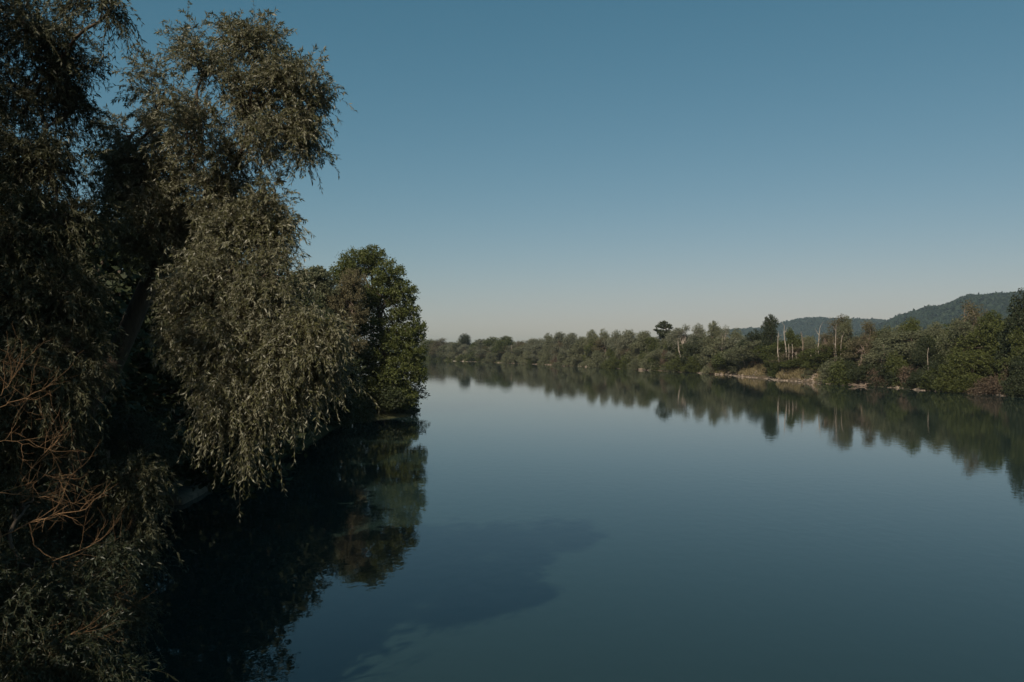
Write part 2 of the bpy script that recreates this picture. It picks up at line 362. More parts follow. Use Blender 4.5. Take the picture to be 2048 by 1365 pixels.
# named trees of the far bank (px, top, width, kind, label, distance behind the waterline)
T_ = [
 (862, 682, 40, 'green', 'green tree of the far bank showing just right of the big left bank tree', 6),
 (884, 679, 46, 'brown', 'brown-grey thin leaved tree between left bank tree and dark round tree', 5),
 (930, 671, 42, 'dark', 'dark round tree standing out at the far left end of the far bank', 12),
 (968, 681, 44, 'grey', 'grey-green tree immediately right of the dark round tree', 8),
 (990, 677, 44, 'green', 'green tree left of the broad domed tree at the river bend', 14),
 (1010, 675, 52, 'green', 'broad domed green tree at the river bend', 10),
 (1040, 684, 40, 'brown', 'low brown tree right of the broad domed green tree', 6),
 (1066, 680, 40, 'grey', 'low grey-green tree in the dip of the far treeline', 8),
 (1098, 670, 34, 'olive', 'first taller olive willow right of the dip in the treeline', 8),
 (1119, 667, 30, 'grey', 'pointed pale willow, second of the three peaks right of the dip', 8),
 (1142, 669, 34, 'grey', 'rounded pale willow, third of the three peaks right of the dip', 8),
 (1165, 676, 36, 'olive', 'olive willow in the notch left of the two blocky willows', 6),
 (1186, 663, 32, 'olive', 'blocky brownish willow, left one of two with square tops', 8),
 (1209, 662, 32, 'olive', 'blocky brownish willow, right one of two with square tops', 9),
 (1232, 664, 30, 'grey', 'slim willow just right of the two square topped willows', 9),
 (1256, 663, 40, 'grey', 'wide grey-green willow halfway to the umbrella shaped tree', 7),
 (1290, 668, 44, 'olive', 'olive willow left of the umbrella shaped tree', 8),
 (1352, 662, 34, 'grey', 'grey willow right behind the umbrella shaped tree', 9),
 (1368, 655, 34, 'sparse', 'pale stemmed tree above the forked white stumps', 9),
 (1396, 655, 36, 'grey', 'thin topped grey tree right of the forked white stumps', 8),
 (1430, 649, 36, 'olive', 'peaked olive tree above the bright green bank bush', 10),
 (1449, 656, 28, 'sparse', 'reddish thin topped tree with two pale stems', 9),
 (1474, 664, 40, 'olive', 'olive tree left of the wide dark tree', 12),
 (1508, 664, 62, 'dark', 'wide dark green tree left of the tall dark spire', 8),
 (1541, 633, 42, 'dark', 'tall dark spire shaped tree standing above the treeline', 10),
 (1584, 664, 40, 'green', 'fresh green tree behind the row of thin pale trunks', 12),
 (1620, 678, 44, 'olive', 'low olive tree right of the thin pale trunks', 14),
 (1656, 672, 44, 'brown', 'brown twiggy tree left of the tall sparse poplar', 8),
 (1682, 636, 50, 'brown', 'tall sparse poplar rising in front of the far hill', 9),
 (1694, 640, 34, 'olive', 'narrow olive tree leaning on the tall sparse poplar', 11),
 (1738, 652, 38, 'brown', 'narrow brown tree right of the tall sparse poplar', 9),
 (1722, 690, 60, 'brown', 'low brown twiggy tree above the driftwood stretch', 5),
 (1776, 664, 56, 'olive', 'rounded olive tree with pale stems below its crown', 7),
 (1822, 648, 54, 'green', 'green peaked tree in front of the rising hill', 10),
 (1806, 662, 60, 'olive', 'wide olive tree left of the green peaked tree', 13),
 (1850, 684, 62, 'dark', 'dark low crowned tree below the green peaked tree', 4),
 (1876, 656, 50, 'olive', 'olive tree between green peaked tree and tall brown tree', 12),
 (1938, 614, 66, 'brown', 'tall brown-green tree rising highest before the right hand hill', 14),
 (1925, 650, 80, 'olive', 'broad olive tree in front of the tall brown-green tree', 8),
 (1992, 634, 80, 'green', 'broad green tree left of the tall dark tree at the right edge', 9),
 (2058, 586, 90, 'dark', 'tall dark tree cut off by the right edge of the photo', 5),
 (2040, 660, 70, 'green', 'green tree under the tall dark tree at the right edge', 2),
]
for px, top, wp, kd, lb, bk in T_: far(px, top - (10 if 1700 < px < 2030 else (5 if 1280 < px < 1700 and kd != 'dark' else 2)), wp, kd, lb, bk)
# bushes at the water
B_ = [
 (872, 704, 30, 'bush', 'green bush at the waterline beside the left bank tree', 1),
 (903, 704, 16, 'palebush', 'left pale yellowish bush at the far end of the river', 0.5),
 (914, 713, 10, 'palebush', 'tiny pale bush between the two pale yellowish bushes', 0.5),
 (921, 708, 10, 'palebush', 'slim whitish bush mirrored in the water at the far end', 0.2),
 (931, 703, 14, 'palebush', 'pale bush under the dark round tree', 2.5),
 (950, 702, 36, 'bush', 'green bush below the grey-green tree', 2),
 (985, 705, 42, 'olivebush', 'olive bush below the broad domed tree', 2),
 (1020, 704, 36, 'olivebush', 'olive bush right of the white stone strip', 1),
 (1058, 702, 40, 'olivebush', 'olive bush below the dip in the treeline', 1),
 (1092, 703, 36, 'olivebush', 'rounded willow bush under the first of the three peaks', 1),
 (1128, 706, 40, 'olivebush', 'rounded willow bush under the three peaks, overhanging the water', 0.5),
 (1160, 702, 36, 'olivebush', 'willow bush below the notch in the treeline', 1),
 (1196, 702, 42, 'olivebush', 'willow bush under the two square topped willows', 1),
 (1226, 712, 34, 'bush', 'bright low bush among the willows above pale boulders', 0.5),
 (1262, 708, 44, 'bush', 'green bush above the first pale boulder', 1),
 (1302, 706, 44, 'olivebush', 'olive bush left of the brown rubble', 1.5),
 (1333, 700, 26, 'rustbush', 'brown leafless bush above the rubble under the umbrella tree', 2),
 (1362, 712, 50, 'bush', 'green bush below the forked white stumps', 2.5),
 (1398, 710, 50, 'bush', 'green bush right of the forked white stumps', 3.5),
 (1424, 722, 26, 'rustbush', 'dark brown bush touching the water beside the bright bush', 0.3),
 (1452, 702, 66, 'bush', 'large bright green bush at the waterline before the grassy bluff', 1.0),
 (1518, 718, 30, 'rustbush', 'reddish bare bush on top of the grassy bluff', 6),
 (1556, 722, 40, 'bush', 'low green bush on the bluff right of the reddish bush', 5),
 (1600, 716, 60, 'bush', 'green bush on the bluff below the row of thin trunks', 5),
 (1640, 712, 60, 'bush', 'green bush on the bluff below the paired pale trunks', 5),
 (1618, 740, 26, 'olivebush', 'olive bush hanging down the face of the bluff', 1),
 (1668, 722, 66, 'olivebush', 'wide olive bush at the right end of the grassy bluff', 1),
 (1545, 744, 20, 'olivebush', 'small olive bush in a cleft of the bluff', 0.8),
 (1700, 722, 56, 'darkbush', 'dark bush right of the grassy bluff', 2),
 (1762, 728, 46, 'rustbush', 'brown bush drooping over the driftwood', 0.5),
 (1740, 710, 50, 'olivebush', 'olive bush above the driftwood', 3.5),
 (1796, 706, 44, 'bush', 'yellow-green drooping bush over the dark hollow', 1),
 (1838, 742, 44, 'darkbush', 'dark bush hanging above two orange stones', 0.5),
 (1872, 724, 60, 'darkbush', 'dark bush left of the great round waterside bush', 1.0),
 (2012, 726, 50, 'rustbush', 'brown bush behind the pale stub in the water', 1.5),
 (2044, 716, 60, 'darkbush', 'dark bush in the right edge corner of the far bank', 0.5),
]
for px, top, wp, kd, lb, bk in B_: far(px, top, wp, kd, lb, bk, 'bushes along the far bank', 'bush')

# fillers: same kind in the same stretch share their label
SEG = [(850, 1060, 'left of the dip in the treeline'), (1060, 1325, 'between the dip and the umbrella shaped tree'),
       (1325, 1500, 'between the umbrella shaped tree and dark spire'), (1500, 1760, 'behind the grassy bluff'),
       (1760, 2110, 'in the right hand wood below the hill')]
TOPL = [(850, 681), (1060, 686), (1100, 678), (1250, 675), (1400, 673), (1550, 678), (1620, 688), (1700, 676), (1800, 662), (1900, 652), (2000, 640), (2110, 630)]
KW = {'olive': 'olive-green willow', 'grey': 'grey-green willow', 'green': 'mid-green tree', 'dark': 'dark green tree', 'brown': 'brownish thin leaved tree'}
px = 850.0
while px < 2110:
    D0 = bankD(px)
    for row in range(2):
        seg = next(s for s in SEG if px < s[1] or s is SEG[-1])
        kd = random.choices(['olive', 'grey', 'green', 'dark', 'brown'], [5, 5 if px < 1500 else (1 if px < 1700 else 0.2), 2 if px < 1700 else 4, (1 if row else 0.5) * (1 if px < 1700 else 2.5), 1.5])[0]
        top = np.interp(px, [a for a, _ in TOPL], [b_ for _, b_ in TOPL]) + random.uniform(-6, 5) * (0.5 + 110 / (D0 + 60)) + (6 if row == 0 else 0)
        wp = random.uniform(6.5, 9.5) / D0 * FPX
        lab = f"{KW[kd]} {'in the back row ' if row else 'near the water '}{seg[2]}"
        far(px + random.uniform(-5, 5), top, wp, kd, lab, back=(7 if row == 0 else 17) + random.uniform(-2, 4), group=FG)
    px += max(7.5, 3.9 / D0 * FPX)

px = 866.0; BW = {'olivebush': 'olive willow bush', 'bush': 'green bush', 'darkbush': 'dark bush', 'rustbush': 'brown twiggy bush'}
while px < 2080:
    D0 = bankD(px)
    if not 1465 < px < 1665:
        seg = next(s for s in SEG if px < s[1] or s is SEG[-1])
        kd = random.choices(['olivebush', 'bush', 'darkbush', 'rustbush'], [6, 3, 1.5, 1] if px < 1680 else [2, 4, 4, 1])[0]
        hb_ = random.uniform(2.4, 4.2); wb = random.uniform(4.5, 6.5)
        far(px, HORIZON - (hb_ - CAMZ) / D0 * FPX, wb / D0 * FPX, kd, f"{BW[kd]} right at the waterline {seg[2]}", back=random.uniform(0.2, 1.2), group='bushes along the far bank', cat='bush')
    px += max(9.0, (5.5 if px < 1665 else 3.8) / D0 * FPX)

# umbrella shaped tree (pine-like, thin trunk)
D = bankD(1327) + 12
def lob(x, y, D, rx, ry, rz=None):
    k = D / FPX
    return (P(x, y, D), np.array([rx * k, (rz if rz else rx * k), ry * k]))
def gz(x, y): return float(ground_z(np.array([float(x)]), np.array([float(y)]))[0])
def lobed(name, label, cat, px, D, lobes, n, size, leaf, bark, tr, seed, group=None, fork=None, base=None, **kw):
    X = (px - 1024) / FPX * D
    b_ = np.array([X, D, gz(X, D)]) if base is None else np.array([base[0], base[1], gz(*base[:2])])
    tm, cm = tree_meshes(lobes, b_, n, size, M[leaf], M[bark], tr, seed, fork=fork, **kw)
    o = thing(name, label, cat, tuple(b_), group); link('trunk', tm, o); link('crown', cm, o); return o
lobed('pine_tree', 'umbrella shaped dark tree poking above the willows on a thin trunk', 'tree', 1330, D,
      [lob(1327, 647, D, 9, 5), lob(1318, 653, D, 8, 4), lob(1337, 652, D, 8, 4.5), lob(1328, 655, D, 9, 4), lob(1313, 660, D, 6, 3), lob(1341, 657, D, 6, 3), lob(1320, 664, D, 9, 5), lob(1334, 664, D, 9, 5), lob(1327, 670, D, 12, 5)],
      2600, 0.42, 'dark', 'bark', 0.22, 3, FG, shell=0.2)

D = bankD(1945) + 3
lobed('green_bush', 'great round green bush leaning over the water on the right', 'bush', 1945, D,
      [lob(1945 + dx, y, D, rx, ry) for dx, y, rx, ry in [(-40, 742, 26, 20), (-10, 728, 30, 18), (25, 735, 28, 18), (50, 755, 22, 20), (-55, 765, 20, 16), (-20, 762, 30, 20), (15, 768, 30, 18), (45, 778, 20, 12), (-5, 714, 20, 12), (-30, 718, 22, 14), (22, 718, 20, 12)]],
      26000, 0.24, 'bright', 'bark', 0.2, 31, 'bushes along the far bank', shell=0.35, aspect=0.6)

# pale dead trunks: list of stems (bottom px, top px)
def snag(label, stems, back, r0=0.22, mat='bark_pale', group='bare pale trunks on the far bank', twigs=True):
    D = bankD(stems[0][0]) + back
    b0 = P(stems[0][0], stems[0][1], D); b0[2] = gz(b0[0], b0[1])
    o = thing('dead_tree', label, 'dead tree', tuple(b0), group)
    for (xa, ya, xb, yb) in stems:
        T = Tubes(); a = P(xa, ya, D) ; e = P(xb, yb, D); a[2] = min(a[2], b0[2]) - 0.3 if a[2] > b0[2] - 1 else a[2]
        p = wob(a, e, 7, 0.012); T.add(p, np.linspace(r0, r0 * 0.3, 7) * 0.8, 7)
        if twigs:
            for k in range(4):
                s = p[random.randint(3, 6)]; T.add(wob(s, s + np.array([random.uniform(-0.8, 0.8), random.uniform(-0.7, 0.7), random.uniform(0.3, 1.5)]), 4, 0.06), np.linspace(r0 * 0.18, 0.02, 4), 4)
        T.v = [x - b0 for x in T.v]
        link('trunk', T.build('trunk', M[mat]), o)
    return o
snag('thick white trunk curving up, left of the forked white stumps', [(1365, 716, 1356, 682)], 4.5, 0.28)
snag('short broken white stump between curved trunk and forked stem', [(1369, 719, 1366, 709)], 4.2, 0.24, twigs=False)
snag('white stem forked into a V beside the broken stump', [(1373, 718, 1372, 700), (1373, 718, 1379, 692)], 4.4, 0.20)
snag('slim pale trunk right of the V forked stem', [(1386, 706, 1384, 680)], 5.5, 0.16)
snag('pair of pale upright trunks behind the bright green bush', [(1449, 706, 1450, 670), (1443, 706, 1446, 676)], 6, 0.2)
snag('short pale trunk left of the pair behind the bright green bush', [(1432, 705, 1431, 692)], 6, 0.14)
snag('brown bare trunk among the willows left of the bright bush', [(1408, 706, 1410, 688)], 6, 0.14, 'bark_mid')
snag('prominent white trunk leaning left at the edge of the grassy bluff', [(1492, 734, 1481, 692)], 3.5, 0.26, twigs=False)
snag('tiny white stub left of the leaning white trunk', [(1482, 733, 1479, 724)], 3.5, 0.12, twigs=False)
snag('bright straight trunk at the foot of the dark spire tree', [(1559, 726, 1556, 676)], 4.5, 0.24)
snag('tall thin trunk, tallest of the row right of the dark spire', [(1574, 722, 1569, 652)], 6, 0.2)
snag('second thin trunk of the row right of the dark spire', [(1578, 727, 1577, 688)], 5, 0.16, twigs=False)
snag('third thin trunk of the row right of the dark spire', [(1585, 724, 1584, 688)], 5.5, 0.14, twigs=False)
snag('shortest thin trunk, last of the row right of the dark spire', [(1594, 726, 1592, 704)], 5, 0.16, twigs=False)
snag('brown bare trunk alone between the thin row and the paired trunks', [(1606, 716, 1602, 664)], 6.5, 0.17, 'bark_mid')
snag('paired pale trunks with bare tops in front of the hill', [(1638, 715, 1640, 656), (1634, 714, 1632, 700)], 6, 0.22)
snag('squat pale stump left of the paired pale trunks', [(1622, 716, 1622, 709)], 6, 0.26, twigs=False)
snag('long pale twin stems inside the tall sparse poplar', [(1674, 728, 1672, 662), (1677, 729, 1683, 680)], 5.5, 0.17)
snag('reddish trunk left of the twin stems of the sparse poplar', [(1669, 726, 1667, 700)], 5, 0.15, 'bark_mid')
snag('pale trunk with a broken side arm under the rounded olive tree', [(1770, 728, 1766, 690), (1768, 706, 1762, 714)], 2.5, 0.13, 'bark_mid', twigs=False)
snag('short orange-pale trunk glimpsed inside the green peaked tree', [(1856, 705, 1857, 696)], 3.2, 0.13, twigs=False)
snag('pale stub standing in the water at the far right', [(2000, 792, 1999, 782)], -0.2, 0.16, twigs=False)
snag('white trunk sliver far left of the umbrella tree, by the low brown tree', [(1023, 704, 1023, 690)], 3.5, 0.22, twigs=False)

# riverside rubble on the far bank
ico = None
def rocks(pos, size, mat, seed):
    r = np.random.default_rng(seed)
    import bmesh
    bm = bmesh.new(); bmesh.ops.create_icosphere(bm, subdivisions=1, radius=1); bm.verts.ensure_lookup_table()
    bv = np.array([v.co[:] for v in bm.verts]); bf = np.array([[v.index for v in f.verts] for f in bm.faces]); bm.free()
    n = len(pos); v = bv[None] * (1 + r.uniform(-0.28, 0.28, (n, len(bv), 1))) * (np.asarray(size)[:, None, None] * r.uniform([0.8, 0.8, 0.45], [1.4, 1.4, 0.9], (n, 3))[:, None])
    a = r.uniform(0, 6.28, n)[:, None]; x = v[..., 0] * np.cos(a) - v[..., 1] * np.sin(a); y = v[..., 0] * np.sin(a) + v[..., 1] * np.cos(a)
    v = np.stack([x, y, v[..., 2]], -1) + np.asarray(pos)[:, None]
    f = bf[None] + (np.arange(n) * len(bv))[:, None, None]
    return v.reshape(-1, 3), f.reshape(-1, 3)
n = 3200
dd = np.exp(rng.uniform(np.log(98), np.log(500), n)); keep = (np.sin(dd * 0.11) + np.sin(dd * 0.037 + 2) + rng.normal(0, 0.6, n)) > -0.4
dd = dd[keep]; off = rng.uniform(-0.9, 1.5, len(dd)); xx = XR(dd) + off
pz = np.clip(ground_z(xx, dd), -0.1, 3)
v, f = rocks(np.stack([xx, dd, pz], 1), rng.uniform(0.12, 0.42, len(dd)), M['stone'], 3)
o = link('bank_stones', mesh('bank_stones', v, f, M['stone'])); tag(o, 'sandy brown rubble strewn along the waterline of the far bank', 'stones', kind='stuff')
def boulder(px, back, size, label, mat='stone'):
    D = bankD(px) + back; x = (px - 1024) / FPX * D
    v, f = rocks(np.zeros((1, 3)), [size], M[mat], int(px)); o = link('boulder', mesh('boulder', v, f, M[mat])); o.location = (x, D, max(gz(x, D), 0) + 0.1)
    tag(o, label, 'boulder', 'boulders at the far waterline')
boulder(1216, 0, 0.9, 'pale boulder under the bright low bush among the willows')
boulder(1268, 0, 0.8, 'rounded pale boulder under the green bush, alone')
boulder(1284, 0, 1.0, 'largest pale boulder left of the brown rubble')
boulder(1300, 0, 0.7, 'small boulder next to the largest pale boulder')
boulder(1172, 0, 0.8, 'pale boulder below the notch in the treeline')
boulder(1128, 0, 0.9, 'orange-brown boulder below the three peaks')
boulder(1836, 0, 0.35, 'left one of two orange stones under the dark bush')
boulder(1843, 0, 0.38, 'right one of two orange stones under the dark bush')
# white gravel strip at the bend
n = 900; dd = rng.uniform(385, 425, n); xx = XR(dd) + rng.uniform(-0.8, 0.3, n)
v, f = rocks(np.stack([xx, dd, np.clip(ground_z(xx, dd), 0, 3)], 1), rng.uniform(0.1, 0.28, n), M['bark_pale'], 9)
o = link('gravel_strip', mesh('gravel_strip', v, f, M['bark_pale'])); tag(o, 'thin whitish gravel strip at the waterline of the river bend', 'gravel', kind='stuff')

# grass on the bluff and along the far bank
def grass(name, label, dlo, dhi, olo, ohi, n, h, mat, wdt=0.05):
    dd = rng.uniform(dlo, dhi, n); xx = XR(dd) + rng.uniform(olo, ohi, n); z = ground_z(xx, dd)
    cl = (np.sin(xx * 1.7 + dd) + np.sin(dd * 1.3) + rng.normal(0, 0.5, n)) > -0.9
    c = np.stack([xx, dd, z - 0.05], 1)[cl & (z > 0.02)]
    k = len(c); d = np.stack([rng.normal(0, 0.35, k), rng.normal(0, 0.35, k), np.ones(k)], 1)
    v, q = leaves(c, d, h * rng.uniform(0.5, 1.2, k), wdt * rng.uniform(0.7, 1.5, k))
    o = link(name, mesh(name, v, q, M[mat])); tag(o, label, 'grass', kind='stuff')
grass('dry_grass', 'tall straw coloured grass hanging down the face of the bluff', 134, 196, 0.1, 4.5, 45000, 0.9, 'drygrass', 0.13)
grass('green_grass', 'green grass covering the top of the bluff', 130, 200, 1.2, 14, 40000, 0.8, 'greengrass', 0.14)
grass('bank_grass', 'mixed yellowish grass between the bushes along the far bank', 196, 500, 0.1, 5, 30000, 0.8, 'greengrass', 0.16)
grass('shaded_grass', 'grass along the foot of the right hand woods', 96, 132, 0.1, 8, 16000, 0.6, 'greengrass', 0.08)

# driftwood below the brown bush
def driftwood(label, D, px, L, r0, n=6, mat='bark_pale', rot=0.0, z=0.12):
    x = (px - 1024) / FPX * D
    o = thing('driftwood', label, 'driftwood', (x, D, z)); T = Tubes()
    for k in range(n):
        a = np.array([random.uniform(-L, L) * 0.35, random.uniform(-0.3, 0.3), random.uniform(-0.1, 0.1)])
        e = a + np.array([random.choice([-1, 1]) * L * random.uniform(0.3, 0.6), random.uniform(-0.5, 0.5), random.uniform(-0.05, 0.45)])
        T.add(wob(a, e, 6, 0.05), np.linspace(r0 * random.uniform(0.4, 1), r0 * 0.2, 6), 6)
    ob = link('log', T.build('log', M[mat]), o); o.rotation_euler[2] = rot
driftwood('tangle of pale driftwood at the waterline below the brown bush', bankD(1745) - 0.4, 1745, 6, 0.12, 12, 'bark_mid')
driftwood('bleached log lying at the foot of the bluff', bankD(1546) - 0.3, 1546, 3, 0.16, 4)
driftwood('pale forked branch lying in the water under the big left bank tree', 71.5, 762, 2.4, 0.06, 6, 'bark_warm')

# ------------------------------------------------------------------ hills: forest cover
def hill_cover():
    n = 60000
    az = rng.uniform(1380, 2260, n); d = rng.uniform(1350, 2680, n)
    x = (az - 1024) / FPX; y = d / np.sqrt(1 + x * x); x = x * y
    rz_ = ridge(x, y); k = rz_ > 12; x, y = x[k], y[k]
    # drop what lies behind both crests
    z = ground_z(x, y); n = len(x)
    s = rng.uniform(3.5, 7.0, n) * np.where(rng.uniform(size=n) < 0.08, 1.35, 1)
    K = 14; u = unit(rng.normal(size=(n, K, 3))); u[..., 2] = np.abs(u[..., 2])
    p = np.stack([x, y, z + s * 0.2], 1)[:, None] + u * s[:, None, None] * np.array([0.9, 0.9, 1.2]) * rng.uniform(0.6, 1, (n, K, 1))
    dv = unit(u + rng.normal(size=(n, K, 3)) * 0.6)
    Ls = (s[:, None] * rng.uniform(0.5, 1.0, (n, K))).ravel()
    v, q = leaves((p - dv * 0.5 * Ls.reshape(n, K)[..., None]).reshape(-1, 3), dv.reshape(-1, 3), Ls, Ls * 0.8)
    return mesh('hill_forest', v, q, M['hill'])
o = link('hill_forest', hill_cover()); tag(o, 'blue-green forest covering the distant hills on the right', 'forest', kind='stuff')

# ------------------------------------------------------------------ left bank: trees at 20 to 75 m
LG = 'trees along the left bank'
def L3(x, y, z, r, rz=None): return (np.array([x, y, z], float), np.array([r, r, rz or r], float))
D = 73
gl = [lob(715, 528, D, 40, 30, 2.2), lob(745, 512, D, 28, 22, 1.6), lob(775, 548, D, 36, 30, 2.2), lob(690, 552, D, 34, 28, 2), lob(806, 586, D, 30, 26, 2.0), lob(760, 590, D, 40, 32, 2.2),
      lob(818, 622, D, 24, 18, 1.6), lob(795, 630, D, 22, 16, 1.5), lob(712, 600, D, 44, 34, 2.4), lob(740, 650, D, 44, 32, 2.6), lob(832, 660, D, 22, 26, 1.6), lob(800, 672, D, 38, 28, 2.2),
      lob(765, 700, D, 46, 32, 2.6), lob(826, 706, D, 28, 28, 2.0), lob(800, 740, D, 44, 34, 2.6), lob(756, 756, D, 40, 30, 2.6), lob(838, 748, D, 18, 24, 1.4), lob(780, 785, D, 42, 30, 2.4), lob(812, 795, D, 26, 24, 2), lob(725, 720, D, 36, 32, 3), lob(738, 800, D, 28, 20, 2.0)]
lobed('broadleaf_tree', 'big fresh green tree at the tip of the left bank', 'tree', 765, D, gl, 95000, 0.165, 'green', 'bark', 0.36, 21, LG, fork=P(770, 715, D), shell=0.45, twigs=7, aspect=0.7, base=(-12.4, 74.5))
D = 69
lobed('brown_willow', 'brownish feathery tree standing in front of the big green tree', 'tree', 700, D,
      [lob(706, 566, D, 30, 30, 1.4), lob(692, 600, D, 40, 30, 1.8), lob(660, 620, D, 34, 30, 1.8), lob(715, 630, D, 26, 22, 1.3), lob(690, 648, D, 34, 26, 1.6), lob(706, 690, D, 30, 20, 1.5), lob(672, 690, D, 30, 26, 1.6)],
      30000, 0.16, 'brown', 'bark_mid', 0.2, 22, LG, shell=0.15, aspect=0.5, droop=0.6, twigs=8, base=(-15.2, 69.5))
lobed('willow_tree', 'yellowish-brown willow top between near willow and brownish feathery tree', 'tree', 640, D + 8,
      [lob(632, 556, 69, 34, 22, 2), lob(604, 566, 69, 30, 24, 2), lob(655, 590, 69, 34, 30, 2), lob(615, 610, 69, 40, 34, 2), lob(650, 640, 69, 40, 34, 2), lob(640, 545, 69, 12, 12, 1)],
      20000, 0.2, 'olive', 'bark_mid', 0.25, 23, LG, shell=0.3, twigs=6)
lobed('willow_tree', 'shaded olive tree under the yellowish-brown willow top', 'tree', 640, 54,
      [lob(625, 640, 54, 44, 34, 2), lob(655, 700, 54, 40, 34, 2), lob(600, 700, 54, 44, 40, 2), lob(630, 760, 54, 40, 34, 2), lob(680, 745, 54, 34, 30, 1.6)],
      20000, 0.17, 'dark', 'bark', 0.25, 24, LG, shell=0.4, twigs=5, base=(-16, 55))  # shade on this olive tree put into its dark leaf colour
# shaded wood and bushes along the left bank, shade put into their dark leaf colour (positions and heights in metres)
LB = [(-14.8, 46, 11.0, 8.5, 'dark tree in the shade behind the hanging willow, nearest the waterline'), (-14.8, 36.5, 11.5, 9, 'dark tree in the shade above the stone slabs'),
      (-19, 28, 12, 9, 'dark tree behind the gap between the two near willows'), (-21, 50, 12, 9, 'dark tree deep in the left bank wood, beyond the slabs'),
      (-22, 64, 12.5, 9, 'dark tree behind the brownish feathery tree'), (-14.5, 21, 10.5, 8, 'dark tree close behind the left willow'),
      (-14.6, 56, 9, 7, 'dark tree at the waterline behind the shaded olive tree'),
      (-12.9, 26.5, 11, 9.2, 'dark tree left of the stone slabs, near the water'), (-12.6, 17.0, 11, 8, 'dark tree beside the trunk of the left willow'),
      (-24, 40, 13, 10, 'dark tree of the second row above the slabs'), (-17.5, 70, 10, 8, 'dark tree filling the left of the big green tree'),
      (-24, 80, 12, 10, 'tree behind the big green tree')]
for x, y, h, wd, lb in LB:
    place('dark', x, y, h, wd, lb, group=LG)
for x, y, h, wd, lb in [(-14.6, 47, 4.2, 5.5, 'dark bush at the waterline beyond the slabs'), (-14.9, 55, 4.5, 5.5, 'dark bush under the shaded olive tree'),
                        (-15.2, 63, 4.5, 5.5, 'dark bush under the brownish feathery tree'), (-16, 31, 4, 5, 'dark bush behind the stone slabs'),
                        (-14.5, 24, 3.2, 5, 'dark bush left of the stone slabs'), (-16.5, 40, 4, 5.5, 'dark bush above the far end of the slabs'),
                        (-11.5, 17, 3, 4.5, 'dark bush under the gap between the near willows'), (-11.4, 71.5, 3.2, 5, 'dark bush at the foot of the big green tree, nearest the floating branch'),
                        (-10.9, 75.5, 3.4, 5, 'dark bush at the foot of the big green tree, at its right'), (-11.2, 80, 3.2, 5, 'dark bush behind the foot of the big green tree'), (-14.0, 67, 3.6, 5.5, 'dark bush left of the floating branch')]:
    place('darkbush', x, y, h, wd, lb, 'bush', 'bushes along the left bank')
# the wood goes on out of view, trees added to shade the near bank
for x, y, h, wd, lb in [(-12.5, 3, 18, 9, 'shade tree left of the viewpoint, outside the picture'), (-17, -10, 14, 10, 'unseen shade tree behind the viewpoint on the left bank'),
                        (-20, 6, 14, 10, 'unseen shade tree of the second row left of the near willow'), (-11.6, 9.5, 13, 8, 'unseen shade tree just outside the left edge beside the left willow'), (-11, -13, 12, 8, 'unseen shade tree behind the viewpoint nearest the water'), (-22, 14, 14, 10, 'tall unseen shade tree behind the left willow')]:
    place('green', x, y, h, wd, lb, group=LG)

# stone slabs on the left bank
def slab(label, pts, z0, th):
    a, b_, wd = np.array(pts[0], float), np.array(pts[1], float), pts[2]
    t = np.linspace(0, 1, 12); d = unit(b_ - a); nrm = np.array([d[1], -d[0]])
    top = []; v = []
    for k, tt in enumerate(t):
        c = a + (b_ - a) * tt; w0 = wd * (0.75 + 0.35 * math.sin(tt * 3.14)) + random.uniform(-0.04, 0.04)
        for s, zz in ((-0.5, z0 + th), (0.5, z0 + th * 0.55), (0.5, z0 - 0.5), (-0.5, z0 - 0.5)):
            p = c + nrm * s * w0; v.append((p[0], p[1], zz + random.uniform(-0.02, 0.02)))
    q = []
    for k in range(11):
        for j in range(4): q.append((k * 4 + j, k * 4 + (j + 1) % 4, k * 4 + 4 + (j + 1) % 4, k * 4 + 4 + j))
    q += [(0, 3, 2, 1), (44, 45, 46, 47)]
    o = link('stone_slab', mesh('stone_slab', v, q, M['slab'])); tag(o, label, 'stone slab', 'stone slabs at the left waterline')
slab('broad brownish stone slab sloping into the water of the left bank', ((-13.0, 30.8), (-13.7, 37.2), 0.75), 0.0, 0.34)
slab('narrow stone ledge behind the broad brownish slab', ((-13.75, 30.9), (-14.3, 37.6), 0.34), 0.25, 0.3)

